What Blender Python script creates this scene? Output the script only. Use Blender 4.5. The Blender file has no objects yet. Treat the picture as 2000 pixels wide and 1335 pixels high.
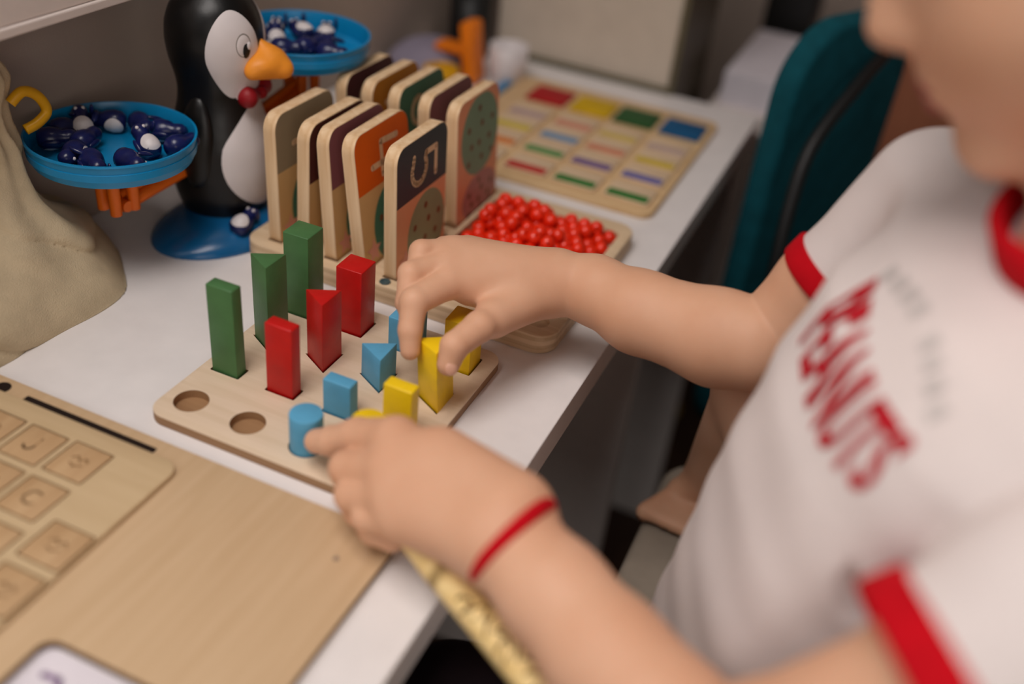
import bpy, bmesh, math, random
import numpy as np
from mathutils import Vector, Matrix, Quaternion
from mathutils.bvhtree import BVHTree
import openvdb

sc = bpy.context.scene
C = sc.collection
S = 0.001          # everything below is written in millimetres, measured from the desk top
TZ = 0.600         # height of the desk top above the floor (m)
R = math.radians

def V(p):
    return Vector((p[0]*S, p[1]*S, p[2]*S + TZ))

# ------------------------------------------------------------------ camera
CAM = (326.0, -404.4, 386.9)
YAW, PIT, ROL = R(-19.526), R(-34.163), R(7.201)
fwd = Vector((math.sin(YAW)*math.cos(PIT), math.cos(YAW)*math.cos(PIT), math.sin(PIT)))
rgt = Vector((math.cos(YAW), -math.sin(YAW), 0))
upv = rgt.cross(fwd)
r2 = math.cos(ROL)*rgt + math.sin(ROL)*upv
u2 = -math.sin(ROL)*rgt + math.cos(ROL)*upv
cd = bpy.data.cameras.new('camera')
cam = bpy.data.objects.new('camera', cd); C.objects.link(cam)
m = Matrix((r2, u2, -fwd)).transposed().to_4x4(); m.translation = V(CAM)
cam.matrix_world = m
cd.lens = 35.0; cd.sensor_width = 36.0; cd.clip_start = 0.02; cd.clip_end = 50
cd.dof.use_dof = True; cd.dof.focus_distance = 0.645; cd.dof.aperture_fstop = 2.0
sc.camera = cam

# ------------------------------------------------------------------ world, lights, exposure
w = bpy.data.worlds.new('room_light'); sc.world = w; w.use_nodes = True
bg = w.node_tree.nodes['Background']
bg.inputs[0].default_value = (1.0, 0.89, 0.80, 1); bg.inputs[1].default_value = 0.09

def area(name, loc, target, size, power, col, sy=None):
    l = bpy.data.lights.new(name, 'AREA'); l.energy = power; l.color = col
    l.shape = 'RECTANGLE'; l.size = size; l.size_y = sy or size
    o = bpy.data.objects.new(name, l); C.objects.link(o)
    o.location = V(loc); d = V(target) - V(loc)
    o.rotation_euler = d.to_track_quat('-Z', 'Y').to_euler()
    return o
area('ceiling_light', (-40, -400, 1350), (60, -20, 0), 0.75, 20, (1.0, 0.935, 0.895))
area('window_light', (-560, -1250, 1050), (80, 0, 0), 0.9, 8, (0.95, 0.97, 1.0))
area('side_fill_light', (1300, -1500, 550), (180, 0, 0), 1.0, 8, (1.0, 0.91, 0.84))  # added fill from the right to lift the desk edge, no window there
vs = sc.view_settings
vs.view_transform = 'Standard'; vs.look = 'None'; vs.gamma = 1.0; vs.use_curve_mapping = False
vs.exposure = -0.42

# ------------------------------------------------------------------ materials (all procedural)
MT = {}
def lin(c):
    o = []
    for v in c:
        v = v/255.0
        o.append(v/12.92 if v <= 0.04045 else ((v+0.055)/1.055)**2.4)
    return o + [1.0]
def mat(name, rgb, rough=0.5, spec=0.5, var=0.06, vs_=40.0, bump=0.0, bs=300.0, sss=0.0, trans=0.0, coat=0.0, rgb2=None, stretch=None):
    """plain coloured surface with a little procedural variation and fine relief"""
    if name in MT: return MT[name]
    M = bpy.data.materials.new(name); M.use_nodes = True; nt = M.node_tree; N = nt.nodes; L = nt.links
    P = N['Principled BSDF']
    P.inputs['Roughness'].default_value = rough
    P.inputs['Specular IOR Level'].default_value = spec
    P.inputs['Transmission Weight'].default_value = trans
    P.inputs['Coat Weight'].default_value = coat
    tc = N.new('ShaderNodeTexCoord'); mp = N.new('ShaderNodeMapping'); L.new(tc.outputs['Object'], mp.inputs[0])
    if stretch: mp.inputs['Scale'].default_value = stretch
    nz = N.new('ShaderNodeTexNoise'); nz.inputs['Scale'].default_value = vs_; nz.inputs['Detail'].default_value = 4
    L.new(mp.outputs[0], nz.inputs['Vector'])
    cr = N.new('ShaderNodeValToRGB'); a = lin(rgb)
    if rgb2: b = lin(rgb2)
    else: b = [min(1, v*(1+2*var)) for v in a[:3]] + [1]; a = [v*(1-2*var) for v in a[:3]] + [1]
    cr.color_ramp.elements[0].position = 0.3; cr.color_ramp.elements[1].position = 0.7
    cr.color_ramp.elements[0].color = a; cr.color_ramp.elements[1].color = b
    L.new(nz.outputs['Fac'], cr.inputs[0]); L.new(cr.outputs[0], P.inputs['Base Color'])
    if sss:
        P.inputs['Subsurface Weight'].default_value = sss; P.inputs['Subsurface Radius'].default_value = (1.0, 0.4, 0.25)
        P.inputs['Subsurface Scale'].default_value = 0.004
    if bump:
        n2 = N.new('ShaderNodeTexNoise'); n2.inputs['Scale'].default_value = bs; n2.inputs['Detail'].default_value = 3
        L.new(mp.outputs[0], n2.inputs['Vector'])
        bp = N.new('ShaderNodeBump'); bp.inputs['Strength'].default_value = bump; bp.inputs['Distance'].default_value = 0.001
        L.new(n2.outputs['Fac'], bp.inputs['Height']); L.new(bp.outputs[0], P.inputs['Normal'])
    MT[name] = M; return M
def wood(name, rgb, rgb2, axis='X', rough=0.55, ply=0.0):
    """wood with grain stretched along an axis; ply adds veneer layers in height"""
    if name in MT: return MT[name]
    M = bpy.data.materials.new(name); M.use_nodes = True; nt = M.node_tree; N = nt.nodes; L = nt.links
    P = N['Principled BSDF']; P.inputs['Roughness'].default_value = rough; P.inputs['Specular IOR Level'].default_value = 0.3
    tc = N.new('ShaderNodeTexCoord'); mp = N.new('ShaderNodeMapping'); L.new(tc.outputs['Object'], mp.inputs[0])
    mp.inputs['Scale'].default_value = {'X': (12, 190, 190), 'Y': (190, 12, 190), 'Z': (190, 190, 12)}[axis]
    nz = N.new('ShaderNodeTexNoise'); nz.inputs['Scale'].default_value = 1.0; nz.inputs['Detail'].default_value = 6; nz.inputs['Distortion'].default_value = 0.6
    L.new(mp.outputs[0], nz.inputs['Vector'])
    cr = N.new('ShaderNodeValToRGB'); cr.color_ramp.elements[0].position = 0.32; cr.color_ramp.elements[1].position = 0.68
    cr.color_ramp.elements[0].color = lin(rgb2); cr.color_ramp.elements[1].color = lin(rgb)
    L.new(nz.outputs['Fac'], cr.inputs[0]); out = cr.outputs[0]
    if ply:
        wv = N.new('ShaderNodeTexWave'); wv.bands_direction = 'Z'; wv.inputs['Scale'].default_value = ply; wv.inputs['Distortion'].default_value = 0.4
        wv.inputs['Phase Offset'].default_value = 1.2
        L.new(tc.outputs['Object'], wv.inputs['Vector'])
        mx = N.new('ShaderNodeMix'); mx.data_type = 'RGBA'; mx.blend_type = 'MULTIPLY'; mx.inputs[0].default_value = 0.4
        c2 = N.new('ShaderNodeValToRGB'); c2.color_ramp.elements[0].color = (0.6, 0.5, 0.4, 1); c2.color_ramp.elements[1].color = (1, 1, 1, 1)
        c2.color_ramp.elements[0].position = 0.35; c2.color_ramp.elements[1].position = 0.6
        L.new(wv.outputs['Fac'], c2.inputs[0]); L.new(out, mx.inputs[6]); L.new(c2.outputs[0], mx.inputs[7]); out = mx.outputs[2]
    L.new(out, P.inputs['Base Color'])
    bp = N.new('ShaderNodeBump'); bp.inputs['Strength'].default_value = 0.12; bp.inputs['Distance'].default_value = 0.0006
    L.new(nz.outputs['Fac'], bp.inputs['Height']); L.new(bp.outputs[0], P.inputs['Normal'])
    MT[name] = M; return M

WHITE = mat('white_laminate', (232, 226, 224), 0.35, 0.5, 0.015)
WALL = mat('painted_wall', (178, 163, 152), 0.85, 0.2, 0.03, 6, 0.25, 500)
SHELF = mat('cream_cabinet', (226, 214, 208), 0.5, 0.4, 0.02)
FLOOR = wood('dark_floor', (70, 48, 36), (48, 32, 24), 'Y', 0.5)
BEECH = wood('pale_board_wood', (222, 199, 174), (213, 189, 161), 'X')
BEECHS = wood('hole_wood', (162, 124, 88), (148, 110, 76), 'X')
CARDW = wood('card_wood', (236, 206, 168), (216, 178, 134), 'Z')
PLY = wood('plywood', (226, 200, 166), (210, 180, 144), 'X', 0.55, 48.0)
BIRCH = wood('birch_veneer', (206, 176, 140), (198, 167, 130), 'Y', 0.5)
BIRCH2 = wood('birch_panel', (202, 176, 138), (194, 167, 129), 'X', 0.5)
TILEW = wood('burnt_tile', (192, 158, 118), (178, 142, 102), 'Y')
SHADE = mat('slot_shade', (38, 28, 24), 0.9, 0.1)  # shade inside groove and hole, put in as a dark colour
BRNW = mat('scorched_line', (168, 132, 94), 0.8, 0.1)
BURN = mat('burnt_engraving', (104, 68, 34), 0.8, 0.1)
PG = mat('green_paint', (70, 112, 66), 0.45, 0.35, 0.06, 60, 0.15, 250)
PR = mat('red_paint', (188, 14, 12), 0.42, 0.4, 0.06, 60, 0.15, 250)
PB = mat('blue_paint', (88, 160, 196), 0.48, 0.35, 0.05, 60, 0.15, 250)
PY = mat('yellow_paint', (240, 200, 18), 0.42, 0.4, 0.05, 60, 0.15, 250)
BLACKP = mat('black_plastic', (15, 14, 14), 0.36, 0.4, 0.1, 30, 0.2, 120)
WHITEP = mat('white_plastic', (222, 214, 214), 0.4, 0.4, 0.02)
BLUEP = mat('blue_plastic', (8, 134, 190), 0.32, 0.5, 0.04)
BLUED = mat('deep_blue_plastic', (14, 96, 150), 0.25, 0.6, 0.06)
ORANGEP = mat('orange_plastic', (234, 108, 18), 0.4, 0.4, 0.05)
BEAK = mat('beak_orange', (238, 148, 44), 0.45, 0.4, 0.05)
BOW = mat('bow_red', (150, 14, 26), 0.5, 0.4)
NAVY = mat('navy_plastic', (22, 30, 82), 0.28, 0.5, 0.15, 90)
GREYP = mat('grey_print', (128, 120, 114), 0.6, 0.2)
CANVAS = mat('canvas_cloth', (196, 178, 148), 0.95, 0.1, 0.05, 60, 0.5, 900)
YELP = mat('yellow_plastic', (226, 166, 16), 0.4, 0.4)
REDB = mat('red_bead_paint', (238, 44, 10), 0.3, 0.55, 0.06, 120)
SKIN = mat('skin', (211, 158, 125), 0.55, 0.35, 0.0, 22, 0.06, 700, 0.15, rgb2=(221, 173, 142))
LIP = mat('lip_skin', (150, 80, 76), 0.5, 0.3, sss=0.1)
NAIL = mat('nail', (220, 168, 142), 0.3, 0.5, 0.02)
SHIRT = mat('white_cotton', (224, 212, 208), 0.95, 0.1, 0.02, 20, 0.35, 1500)
REDC = mat('red_rib_knit', (190, 8, 24), 0.9, 0.15, 0.05, 60, 0.4, 1200)
REDPRINT = mat('red_print', (176, 26, 38), 0.8, 0.15, 0.04)
GREYINK = mat('pale_grey_print', (196, 188, 184), 0.9, 0.1)
SHORTS = mat('dark_shorts', (30, 22, 26), 0.95, 0.1, 0.1, 40, 0.3, 900)
HAIR = mat('dark_hair', (44, 28, 20), 0.6, 0.4, 0.2, 80, 0.8, 200, stretch=(1, 1, 6))
TEAL = mat('teal_fabric', (14, 74, 84), 0.9, 0.15, 0.08, 60, 0.3, 700)
BLACKM = mat('black_metal', (18, 18, 18), 0.5, 0.4)
SEATG = mat('grey_seat', (150, 138, 124), 0.8, 0.2, 0.04)
PANELW = mat('white_panel', (206, 192, 176), 0.6, 0.3, 0.02)
STEEL = mat('edge_trim', (96, 88, 66), 0.5, 0.5)
BROWN = wood('brown_door_wood', (150, 92, 66), (136, 82, 58), 'Z', 0.6)
PAPER = mat('white_paper', (226, 218, 224), 0.9, 0.1, 0.02)
LAV = mat('lavender_cloth', (150, 142, 160), 0.9, 0.1, 0.05)
BAMBOO = wood('bamboo', (244, 216, 156), (228, 192, 124), 'X', 0.4)

# ------------------------------------------------------------------ geometry helpers
POS = {}
def link(o, parent=None):
    C.objects.link(o)
    if parent: o.parent = parent
def tag(o, label=None, cat=None, group=None, kind=None):
    if label: o['label'] = label
    if cat: o['category'] = cat
    if group: o['group'] = group
    if kind: o['kind'] = kind
    return o
def thing(name, loc, label, cat, group=None, rot=None):
    o = bpy.data.objects.new(name, None); o.empty_display_size = 0.01
    link(o); o.location = V(loc); POS[o.name] = V(loc)
    if rot: o.rotation_euler = rot
    return tag(o, label, cat, group)
def obj(name, vf, material, parent=None, local=False, smooth=False, autos=None):
    """vf = (verts in mm, faces). Top-level: origin at the base centre. Child: kept where it stands, or local to its parent."""
    v, f = vf; v = np.asarray(v, dtype=float).reshape(-1, 3)
    me = bpy.data.meshes.new(name)
    if parent is not None:
        if local: vv = v*S; p = Vector((0, 0, 0))
        else: p = POS[parent.name]; vv = v*S + np.array([0, 0, TZ]) - np.array(p)
    else:
        lo, hi = v.min(0), v.max(0); b = np.array([(lo[0]+hi[0])/2, (lo[1]+hi[1])/2, lo[2]])
        p = V(b); vv = (v - b)*S
    me.from_pydata([tuple(a) for a in vv], [], [tuple(int(i) for i in a) for a in f])
    me.materials.append(material)
    if smooth: me.polygons.foreach_set('use_smooth', [True]*len(me.polygons))
    o = bpy.data.objects.new(name, me); link(o, parent)
    if parent is None: o.location = p
    POS[o.name] = p
    me.update()
    if autos is not None:
        me.polygons.foreach_set('use_smooth', [True]*len(me.polygons))
        me.set_sharp_from_angle(angle=R(autos))
    return o
def join(*parts):
    V_, F_ = [], []
    for v, f in parts:
        n = len(V_); V_ += [tuple(a) for a in v]; F_ += [tuple(i+n for i in a) for a in f]
    return V_, F_
def xf(vf, M=None, t=(0, 0, 0)):
    v, f = vf
    v = [(M @ Vector(a)) if M is not None else Vector(a) for a in v]
    return [tuple(a + Vector(t)) for a in v], f
def rrect(x0, x1, y0, y1, r, n=6):
    P = []
    for cx, cy, a in ((x1-r, y0+r, -90), (x1-r, y1-r, 0), (x0+r, y1-r, 90), (x0+r, y0+r, 180)):
        for i in range(n+1):
            t = R(a + 90*i/n); P.append((cx + r*math.cos(t), cy + r*math.sin(t)))
    return P
def circ(x, y, r, n=32):
    return [(x + r*math.cos(2*math.pi*i/n), y + r*math.sin(2*math.pi*i/n)) for i in range(n)]
def bm_out(bm):
    bm.verts.index_update()
    v = [tuple(a.co) for a in bm.verts]; f = [[q.index for q in a.verts] for a in bm.faces]
    bm.free(); return v, f
def prism(poly, z0, z1, bev=0.0, seg=2, allb=False):
    bm = bmesh.new()
    a = [bm.verts.new((x, y, z0)) for x, y in poly]; b = [bm.verts.new((x, y, z1)) for x, y in poly]
    n = len(poly)
    bm.faces.new(a[::-1]); bm.faces.new(b)
    for i in range(n): bm.faces.new((a[i], a[(i+1) % n], b[(i+1) % n], b[i]))
    bmesh.ops.recalc_face_normals(bm, faces=bm.faces)
    if bev:
        ed = [e for e in bm.edges if allb or abs(e.verts[0].co.z - e.verts[1].co.z) < 1e-6]
        bmesh.ops.bevel(bm, geom=ed, offset=bev, segments=seg, affect='EDGES', profile=0.5, clamp_overlap=True)
    return bm_out(bm)
def box(x0, x1, y0, y1, z0, z1, bev=0.0, seg=2):
    return prism([(x0, y0), (x1, y0), (x1, y1), (x0, y1)], z0, z1, bev, seg, True)
def flat(poly, z):
    return [(x, y, z) for x, y in poly], [list(range(len(poly)))]
def lathe(prof, n=40, c=(0, 0, 0)):
    v, f, rings = [], [], []
    for r, z in prof:
        if r < 1e-6: rings.append([len(v)]); v.append((c[0], c[1], c[2]+z))
        else:
            rings.append(list(range(len(v), len(v)+n)))
            for i in range(n):
                t = 2*math.pi*i/n; v.append((c[0]+r*math.cos(t), c[1]+r*math.sin(t), c[2]+z))
    for A, B in zip(rings[:-1], rings[1:]):
        for i in range(n):
            j = (i+1) % n
            if len(A) == 1 and len(B) == 1: break
            if len(A) == 1: f.append((A[0], B[j], B[i]))
            elif len(B) == 1: f.append((A[i], A[j], B[0]))
            else: f.append((A[i], A[j], B[j], B[i]))
    return v, f
def tube(pts, rad, n=12, cap=True, closed=False, flatten=None):
    pts = [Vector(p) for p in pts]; m_ = len(pts)
    rad = rad if isinstance(rad, (list, tuple)) else [rad]*m_
    v, f = [], []; prev = None
    for i, p in enumerate(pts):
        if closed: t = pts[(i+1) % m_] - pts[i-1]
        else: t = pts[min(i+1, m_-1)] - pts[max(i-1, 0)]
        t.normalize()
        if prev is None:
            a = Vector((0, 0, 1)) if abs(t.z) < 0.9 else Vector((1, 0, 0)); u = (a - t*a.dot(t)).normalized()
        else: u = (prev - t*prev.dot(t)).normalized()
        prev = u; w_ = t.cross(u)
        for k in range(n):
            q = 2*math.pi*k/n; v.append(tuple(p + (u*math.cos(q) + w_*math.sin(q))*rad[i]))
    for i in range(m_ if closed else m_-1):
        j = (i+1) % m_
        for k in range(n):
            l = (k+1) % n; f.append((i*n+k, i*n+l, j*n+l, j*n+k))
    if cap and not closed:
        f.append(list(range(n))[::-1]); f.append([(m_-1)*n+k for k in range(n)])
    return v, f
def smooth_path(P, k=6):
    P = [Vector(p) for p in P]; out = []
    for i in range(len(P)-1):
        a, b, c, d = P[max(i-1, 0)], P[i], P[i+1], P[min(i+2, len(P)-1)]
        for j in range(k):
            t = j/k
            out.append(0.5*((2*b) + (c-a)*t + (2*a-5*b+4*c-d)*t*t + (3*b-a-3*c+d)*t**3))
    out.append(P[-1]); return out
def ball(c, r, nu=20, nv=12, M=None):
    r = r if isinstance(r, (tuple, list)) else (r, r, r)
    v, f = lathe([(math.sin(math.pi*i/nv), -math.cos(math.pi*i/nv)) for i in range(nv+1)], nu)
    v = [Vector((a[0]*r[0], a[1]*r[1], a[2]*r[2])) for a in v]
    if M is not None: v = [M @ a for a in v]
    return [tuple(a + Vector(c)) for a in v], f
def ribbon(path, wd):
    """flat stroke with round ends in the XY plane (z = 0)"""
    parts = []
    for (x0, y0), (x1, y1) in zip(path[:-1], path[1:]):
        d = math.hypot(x1-x0, y1-y0) or 1; nx, ny = -(y1-y0)/d*wd/2, (x1-x0)/d*wd/2
        parts.append(([(x0+nx, y0+ny, 0), (x0-nx, y0-ny, 0), (x1-nx, y1-ny, 0), (x1+nx, y1+ny, 0)], [(0, 1, 2, 3)]))
    for x, y in path: parts.append(flat(circ(x, y, wd/2, 10), 0))
    return join(*parts)
def cut(o, cutters):
    """subtract solid shapes (mm, world) from a mesh object"""
    v, f = join(*cutters)
    k = obj('cutter', (v, f), o.data.materials[0])
    md = o.modifiers.new('cut', 'BOOLEAN'); md.object = k; md.operation = 'DIFFERENCE'; md.solver = 'EXACT'
    bpy.context.view_layer.update()
    me = bpy.data.meshes.new_from_object(o.evaluated_get(bpy.context.evaluated_depsgraph_get()))
    o.modifiers.clear(); old = o.data; o.data = me; me.name = old.name; bpy.data.meshes.remove(old)
    km = k.data; bpy.data.objects.remove(k); bpy.data.meshes.remove(km)
    return o
def dup(o, parent=None):
    c = o.copy(); C.objects.link(c)
    if parent: c.parent = parent
    for ch in o.children: dup(ch, c)
    return c

# signed distance modelling: round cones and ellipsoids merged smoothly, meshed with openvdb
class Field:
    def __init__(self, lo, hi, h):
        self.lo = np.array(lo, np.float32); self.h = h
        self.n = np.ceil((np.array(hi)-self.lo)/h).astype(int)+1
        self.F = np.full(self.n, 60.0, np.float32)
    def new(self):
        g = Field.__new__(Field); g.lo, g.h, g.n = self.lo, self.h, self.n
        g.F = np.full(self.n, 60.0, np.float32); return g
    def sl(self, lo, hi, pad):
        a = np.clip(np.floor((np.array(lo)-pad-self.lo)/self.h).astype(int), 0, self.n)
        b = np.clip(np.ceil((np.array(hi)+pad-self.lo)/self.h).astype(int)+1, 0, self.n)
        s = tuple(slice(i, j) for i, j in zip(a, b))
        ax = [self.lo[i]+self.h*np.arange(a[i], b[i], dtype=np.float32) for i in range(3)]
        X, Y, Z = np.meshgrid(*ax, indexing='ij', sparse=True)
        return s, X, Y, Z
    @staticmethod
    def smin(a, b, k):
        if k <= 0: return np.minimum(a, b)
        h = np.clip(k-np.abs(a-b), 0, None)/k
        return np.minimum(a, b) - h*h*k*0.25
    def put(self, s, d, k, sub=False):
        if sub: self.F[s] = -self.smin(-self.F[s], d, k)
        else: self.F[s] = self.smin(self.F[s], d, k)
    def cone(self, a, b, ra, rb, k=4.0, sub=False, pad=14):
        a = np.array(a, float); b = np.array(b, float); r = max(ra, rb)
        s, X, Y, Z = self.sl(np.minimum(a, b)-r, np.maximum(a, b)+r, pad)
        d = b-a; L2 = max(d@d, 1e-6)
        t = np.clip(((X-a[0])*d[0]+(Y-a[1])*d[1]+(Z-a[2])*d[2])/L2, 0, 1)
        q = np.sqrt((X-a[0]-t*d[0])**2+(Y-a[1]-t*d[1])**2+(Z-a[2]-t*d[2])**2) - (ra+(rb-ra)*t)
        self.put(s, q.astype(np.float32), k, sub); return self
    def chain(self, pts, rad, k=2.0):
        for i in range(len(pts)-1): self.cone(pts[i], pts[i+1], rad[i], rad[i+1], k)
        return self
    def ell(self, c, r, k=6.0, M=None, sub=False, pad=14):
        c = np.array(c, float); r = np.array(r, float); m_ = r.max()
        s, X, Y, Z = self.sl(c-m_, c+m_, pad)
        x, y, z = X-c[0], Y-c[1], Z-c[2]
        if M is not None:   # columns = local axes
            ax = [Vector(col) for col in M.transposed()]
            x, y, z = [x*a[0]+y*a[1]+z*a[2] for a in ax]
        k0 = np.sqrt((x/r[0])**2+(y/r[1])**2+(z/r[2])**2)
        k1 = np.sqrt((x/r[0]**2)**2+(y/r[1]**2)**2+(z/r[2]**2)**2)+1e-9
        self.put(s, (k0*(k0-1)/k1).astype(np.float32), k, sub); return self
    def mesh(self, iso=0.0):
        g = openvdb.FloatGrid(60.0); F = np.clip(self.F, -60, 60)
        for i in range(3):
            ix = [slice(None)]*3; ix[i] = 0; F[tuple(ix)] = np.maximum(F[tuple(ix)], 0.5)
            ix[i] = -1; F[tuple(ix)] = np.maximum(F[tuple(ix)], 0.5)
        g.copyFromArray(np.ascontiguousarray(F, dtype=np.float32))
        P, Q = g.convertToQuads(iso)
        return P*self.h + self.lo, [tuple(q[::-1]) for q in Q]

# ================================================================== SETTING
tag(obj('floor', box(-1500, 2200, -1800, 2200, -640, -600), FLOOR), kind='structure')
wl = obj('wall_left', box(-255, -215, -1800, 1350, -600, 1700), WALL); tag(wl, kind='structure')
cut(wl, [box(-300, -200, -1600, -300, 40, 1350)])
wn = thing('window_1', (-235, -950, 40), None, None); wn['kind'] = 'structure'
fr_ = box(-262, -208, -1606, -294, 28, 44, 1), box(-250, -220, -1606, -294, 1346, 1362, 1), box(-250, -220, -1612, -1590, 40, 1350, 1), box(-250, -220, -310, -288, 40, 1350, 1)
obj('window_frame', join(*fr_), SHELF, wn)
tag(obj('wall_back', box(-215, 2200, 1350, 1390, -600, 1700), WALL), kind='structure')
# cabinet hung on the wall over the back of the desk
hc = thing('wall_cabinet', (-182, -80, 178), 'cream wall cabinet hanging above the canvas bag', 'cabinet')
obj('body', box(-214, -166, -290, 128, 188, 620, 1), SHELF, hc)
obj('door', box(-166, -152, -290, -82, 184, 620, 1.5), SHELF, hc)
obj('door', box(-166, -152, -79, 128, 184, 620, 1.5), SHELF, hc)
obj('lip', box(-214, -150, -290, 128, 178, 184, 1), SHELF, hc)

# desk
dk = thing('desk', (0, 100, -600), 'white laminate desk carrying all the wooden toys', 'desk')
obj('table_top', box(-214, 195, -900, 688, -24, 0, 0.8), WHITE, dk)
for y in (335, 662, -860):
    obj('side_panel', box(-205, 186, y, y+20, -600, -24.2, 0.6), WHITE, dk)
obj('back_panel', box(-205, -190, -840, 660, -420, -24.2, 0.5), WHITE, dk)

# ================================================================== SORTING BOARD AND PEGS
PX, YR, YT, YS, YC = 40.0, 0.0, 39.1, 83.4, -36.5
bd = obj('sorting_board', prism(rrect(-17.5, 141, -57, 106, 12, 8), 0, 7, 0.6, 2), BEECH, autos=40)
tag(bd, 'pale wooden peg sorting board with round and square holes', 'toy board')
def hp(kind, x, g=0.0):
    if kind == 'circle': return circ(x, YC, 9.6+g*0.75, 36)
    if kind == 'bar': return rrect(x-9.4-g, x+9.4+g, YR-4.6-g, YR+4.6+g, 0.8, 2)
    if kind == 'tri':
        t = 22.1+2*g; cx = x+3.6
        return [(cx-t*.577, YT), (cx+t*.289, YT-t/2), (cx+t*.289, YT+t/2)]
    return rrect(x-9.5-g, x+9.5+g, YS-9.5-g, YS+9.5+g, 0.8, 2)
cut(bd, [prism(hp(k, PX*i, 1.1), 1.5, 12) for k in ('circle', 'bar', 'tri', 'square') for i in range(4)])
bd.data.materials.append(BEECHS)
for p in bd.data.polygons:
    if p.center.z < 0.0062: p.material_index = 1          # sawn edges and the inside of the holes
shape_words = {'bar': 'flat rectangular', 'tri': 'triangular', 'square': 'square', 'circle': 'round'}
cols = [('green', PG, 61.7), ('red', PR, 49.0), ('blue', PB, 24.0), ('yellow', PY, 36.3)]
place = {('green', 'bar'): 'tall green flat rectangular peg beside the empty round hole',
         ('green', 'tri'): 'tall green triangular peg between two other green pegs',
         ('green', 'square'): 'tallest green square peg at the back of the board',
         ('red', 'bar'): 'red flat rectangular peg standing beside the blue rectangular one',
         ('red', 'tri'): 'red triangular peg in the middle of the board',
         ('red', 'square'): 'red square peg in the back row beside the card stand',
         ('blue', 'bar'): 'short blue flat rectangular peg behind the blue cylinder',
         ('blue', 'tri'): 'short blue triangular peg beside the yellow pegs',
         ('blue', 'square'): 'short blue square peg half hidden behind the fingers',
         ('blue', 'circle'): 'short blue cylinder peg touched by a fingertip',
         ('yellow', 'bar'): 'yellow flat rectangular peg behind the near hand',
         ('yellow', 'tri'): 'yellow triangular peg pinched between thumb and finger',
         ('yellow', 'square'): 'yellow square peg under the thumb of the far hand',
         ('yellow', 'circle'): 'yellow cylinder peg mostly hidden by the near hand'}
rng = random.Random(4)
for ci, (cn, cm, h) in enumerate(cols):
    for k in ('bar', 'tri', 'square', 'circle'):
        if (cn, k) not in place: continue
        poly = hp(k, PX*ci)
        z0 = 1.6 if (cn, k) != ('yellow', 'tri') else 5.0
        hh = h + 7 if (cn, k) != ('yellow', 'tri') else h + 13
        if k == 'tri': vf = prism(poly, z0, hh, 0.7, 2, True)
        elif k == 'circle': vf = prism(poly, z0, hh, 0.8, 2)
        else: vf = prism(poly, z0, hh, 0.7 if k == 'square' else 1.2, 3)
        o = obj({'bar': 'rectangular_peg', 'tri': 'triangular_peg', 'square': 'square_peg', 'circle': 'cylinder_peg'}[k], vf, cm, autos=35)
        tag(o, place[(cn, k)], 'peg', 'coloured pegs on the sorting board')
        if (cn, k) == ('yellow', 'tri'): o.rotation_euler = (0, R(-5.0), 0); o.location.x += 0.001
        elif k != 'circle': o.rotation_euler = (R(rng.uniform(-.6, .6)), R(rng.uniform(-.8, .4)), R(rng.uniform(-1.5, 1.5)))

# ================================================================== NUMBER CARD STAND
st = obj('card_stand', prism(rrect(-84, 165, 127, 322, 16, 8), 0, 15, 1.5, 2), PLY, autos=40)
tag(st, 'layered plywood stand with slots for number cards and a bead tray', 'card stand')
slots = [-67, -43, -19, 6, 30]
cs = []
for x in slots:
    cs += [box(x-0.6, x+11.6, 137.5, 220, 7, 30), box(x-0.6, x+11.6, 232, 316, 7, 30)]
cs += [prism(rrect(46, 156, 205, 304, 7), 6, 30), prism(rrect(120, 156, 138, 152, 6), 12, 30)]
cut(st, cs)
sw = lathe([(0, 0), (3.6, 0), (4.2, 0.5), (3.8, 1.2), (2.2, 1.3), (2.0, 0.6), (0, 0.6)], 20, (35, 132.2, 14.9))
obj('screw', sw, mat('dark_steel', (60, 80, 84), 0.35, 0.6), st, autos=30)

CW, CH, CT = 76.0, 105.0, 10.0
def yz(vf, x):       # card art: drawn in (y, z), laid on the +X face
    v, f = vf
    return [(x, a[0], a[1]) for a in v], f
def digit(ch, cy, cz, h, wd):
    """strokes of a digit lying on its side: top of the digit points to +Y, its left to +Z"""
    G = {'1': [[(-.1, .35), (.05, .5), (.05, -.5)]],
         '2': [[(-.3, .3), (-.15, .48), (.15, .48), (.3, .3), (.25, .05), (-.3, -.5), (.32, -.5)]],
         '3': [[(-.28, .5), (.28, .5), (-.02, .1), (.22, 0), (.3, -.22), (.12, -.46), (-.15, -.48), (-.3, -.3)]],
         '4': [[(-.26, .5), (-.3, -.12), (.36, -.12)], [(.12, .42), (.12, -.5)]],
         '5': [[(.3, .5), (-.26, .5), (-.26, .08)] + [(0.0+.30*math.cos(R(a)), -.2+.30*math.sin(R(a))) for a in range(125, -150, -25)] + [(-.3, -.42)]],
         '6': [[(.2, .48), (-.1, .3), (-.28, -.1)] + [(.29*math.cos(R(a)), -.2+.29*math.sin(R(a))) for a in range(180, 541, 30)]],
         '7': [[(-.3, .5), (.3, .5), (-.1, -.5)]],
         '8': [[(.24*math.cos(R(a)), .26+.24*math.sin(R(a))) for a in range(0, 361, 30)], [(.29*math.cos(R(a)), -.24+.28*math.sin(R(a))) for a in range(0, 361, 30)]],
         '9': [[(.27*math.cos(R(a)), .22+.27*math.sin(R(a))) for a in range(0, 361, 30)] + [(.1, -.5)]]}
    return join(*[yz(ribbon([(cy+h*q, cz-h*p) for p, q in s], wd), 0) for s in G[ch]])
def cmat(n, c): return mat('print_'+n, c, 0.5, 0.3, 0.03, 30)
OTOY = mat('bright_orange_plastic', (244, 128, 8), 0.45)
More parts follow.
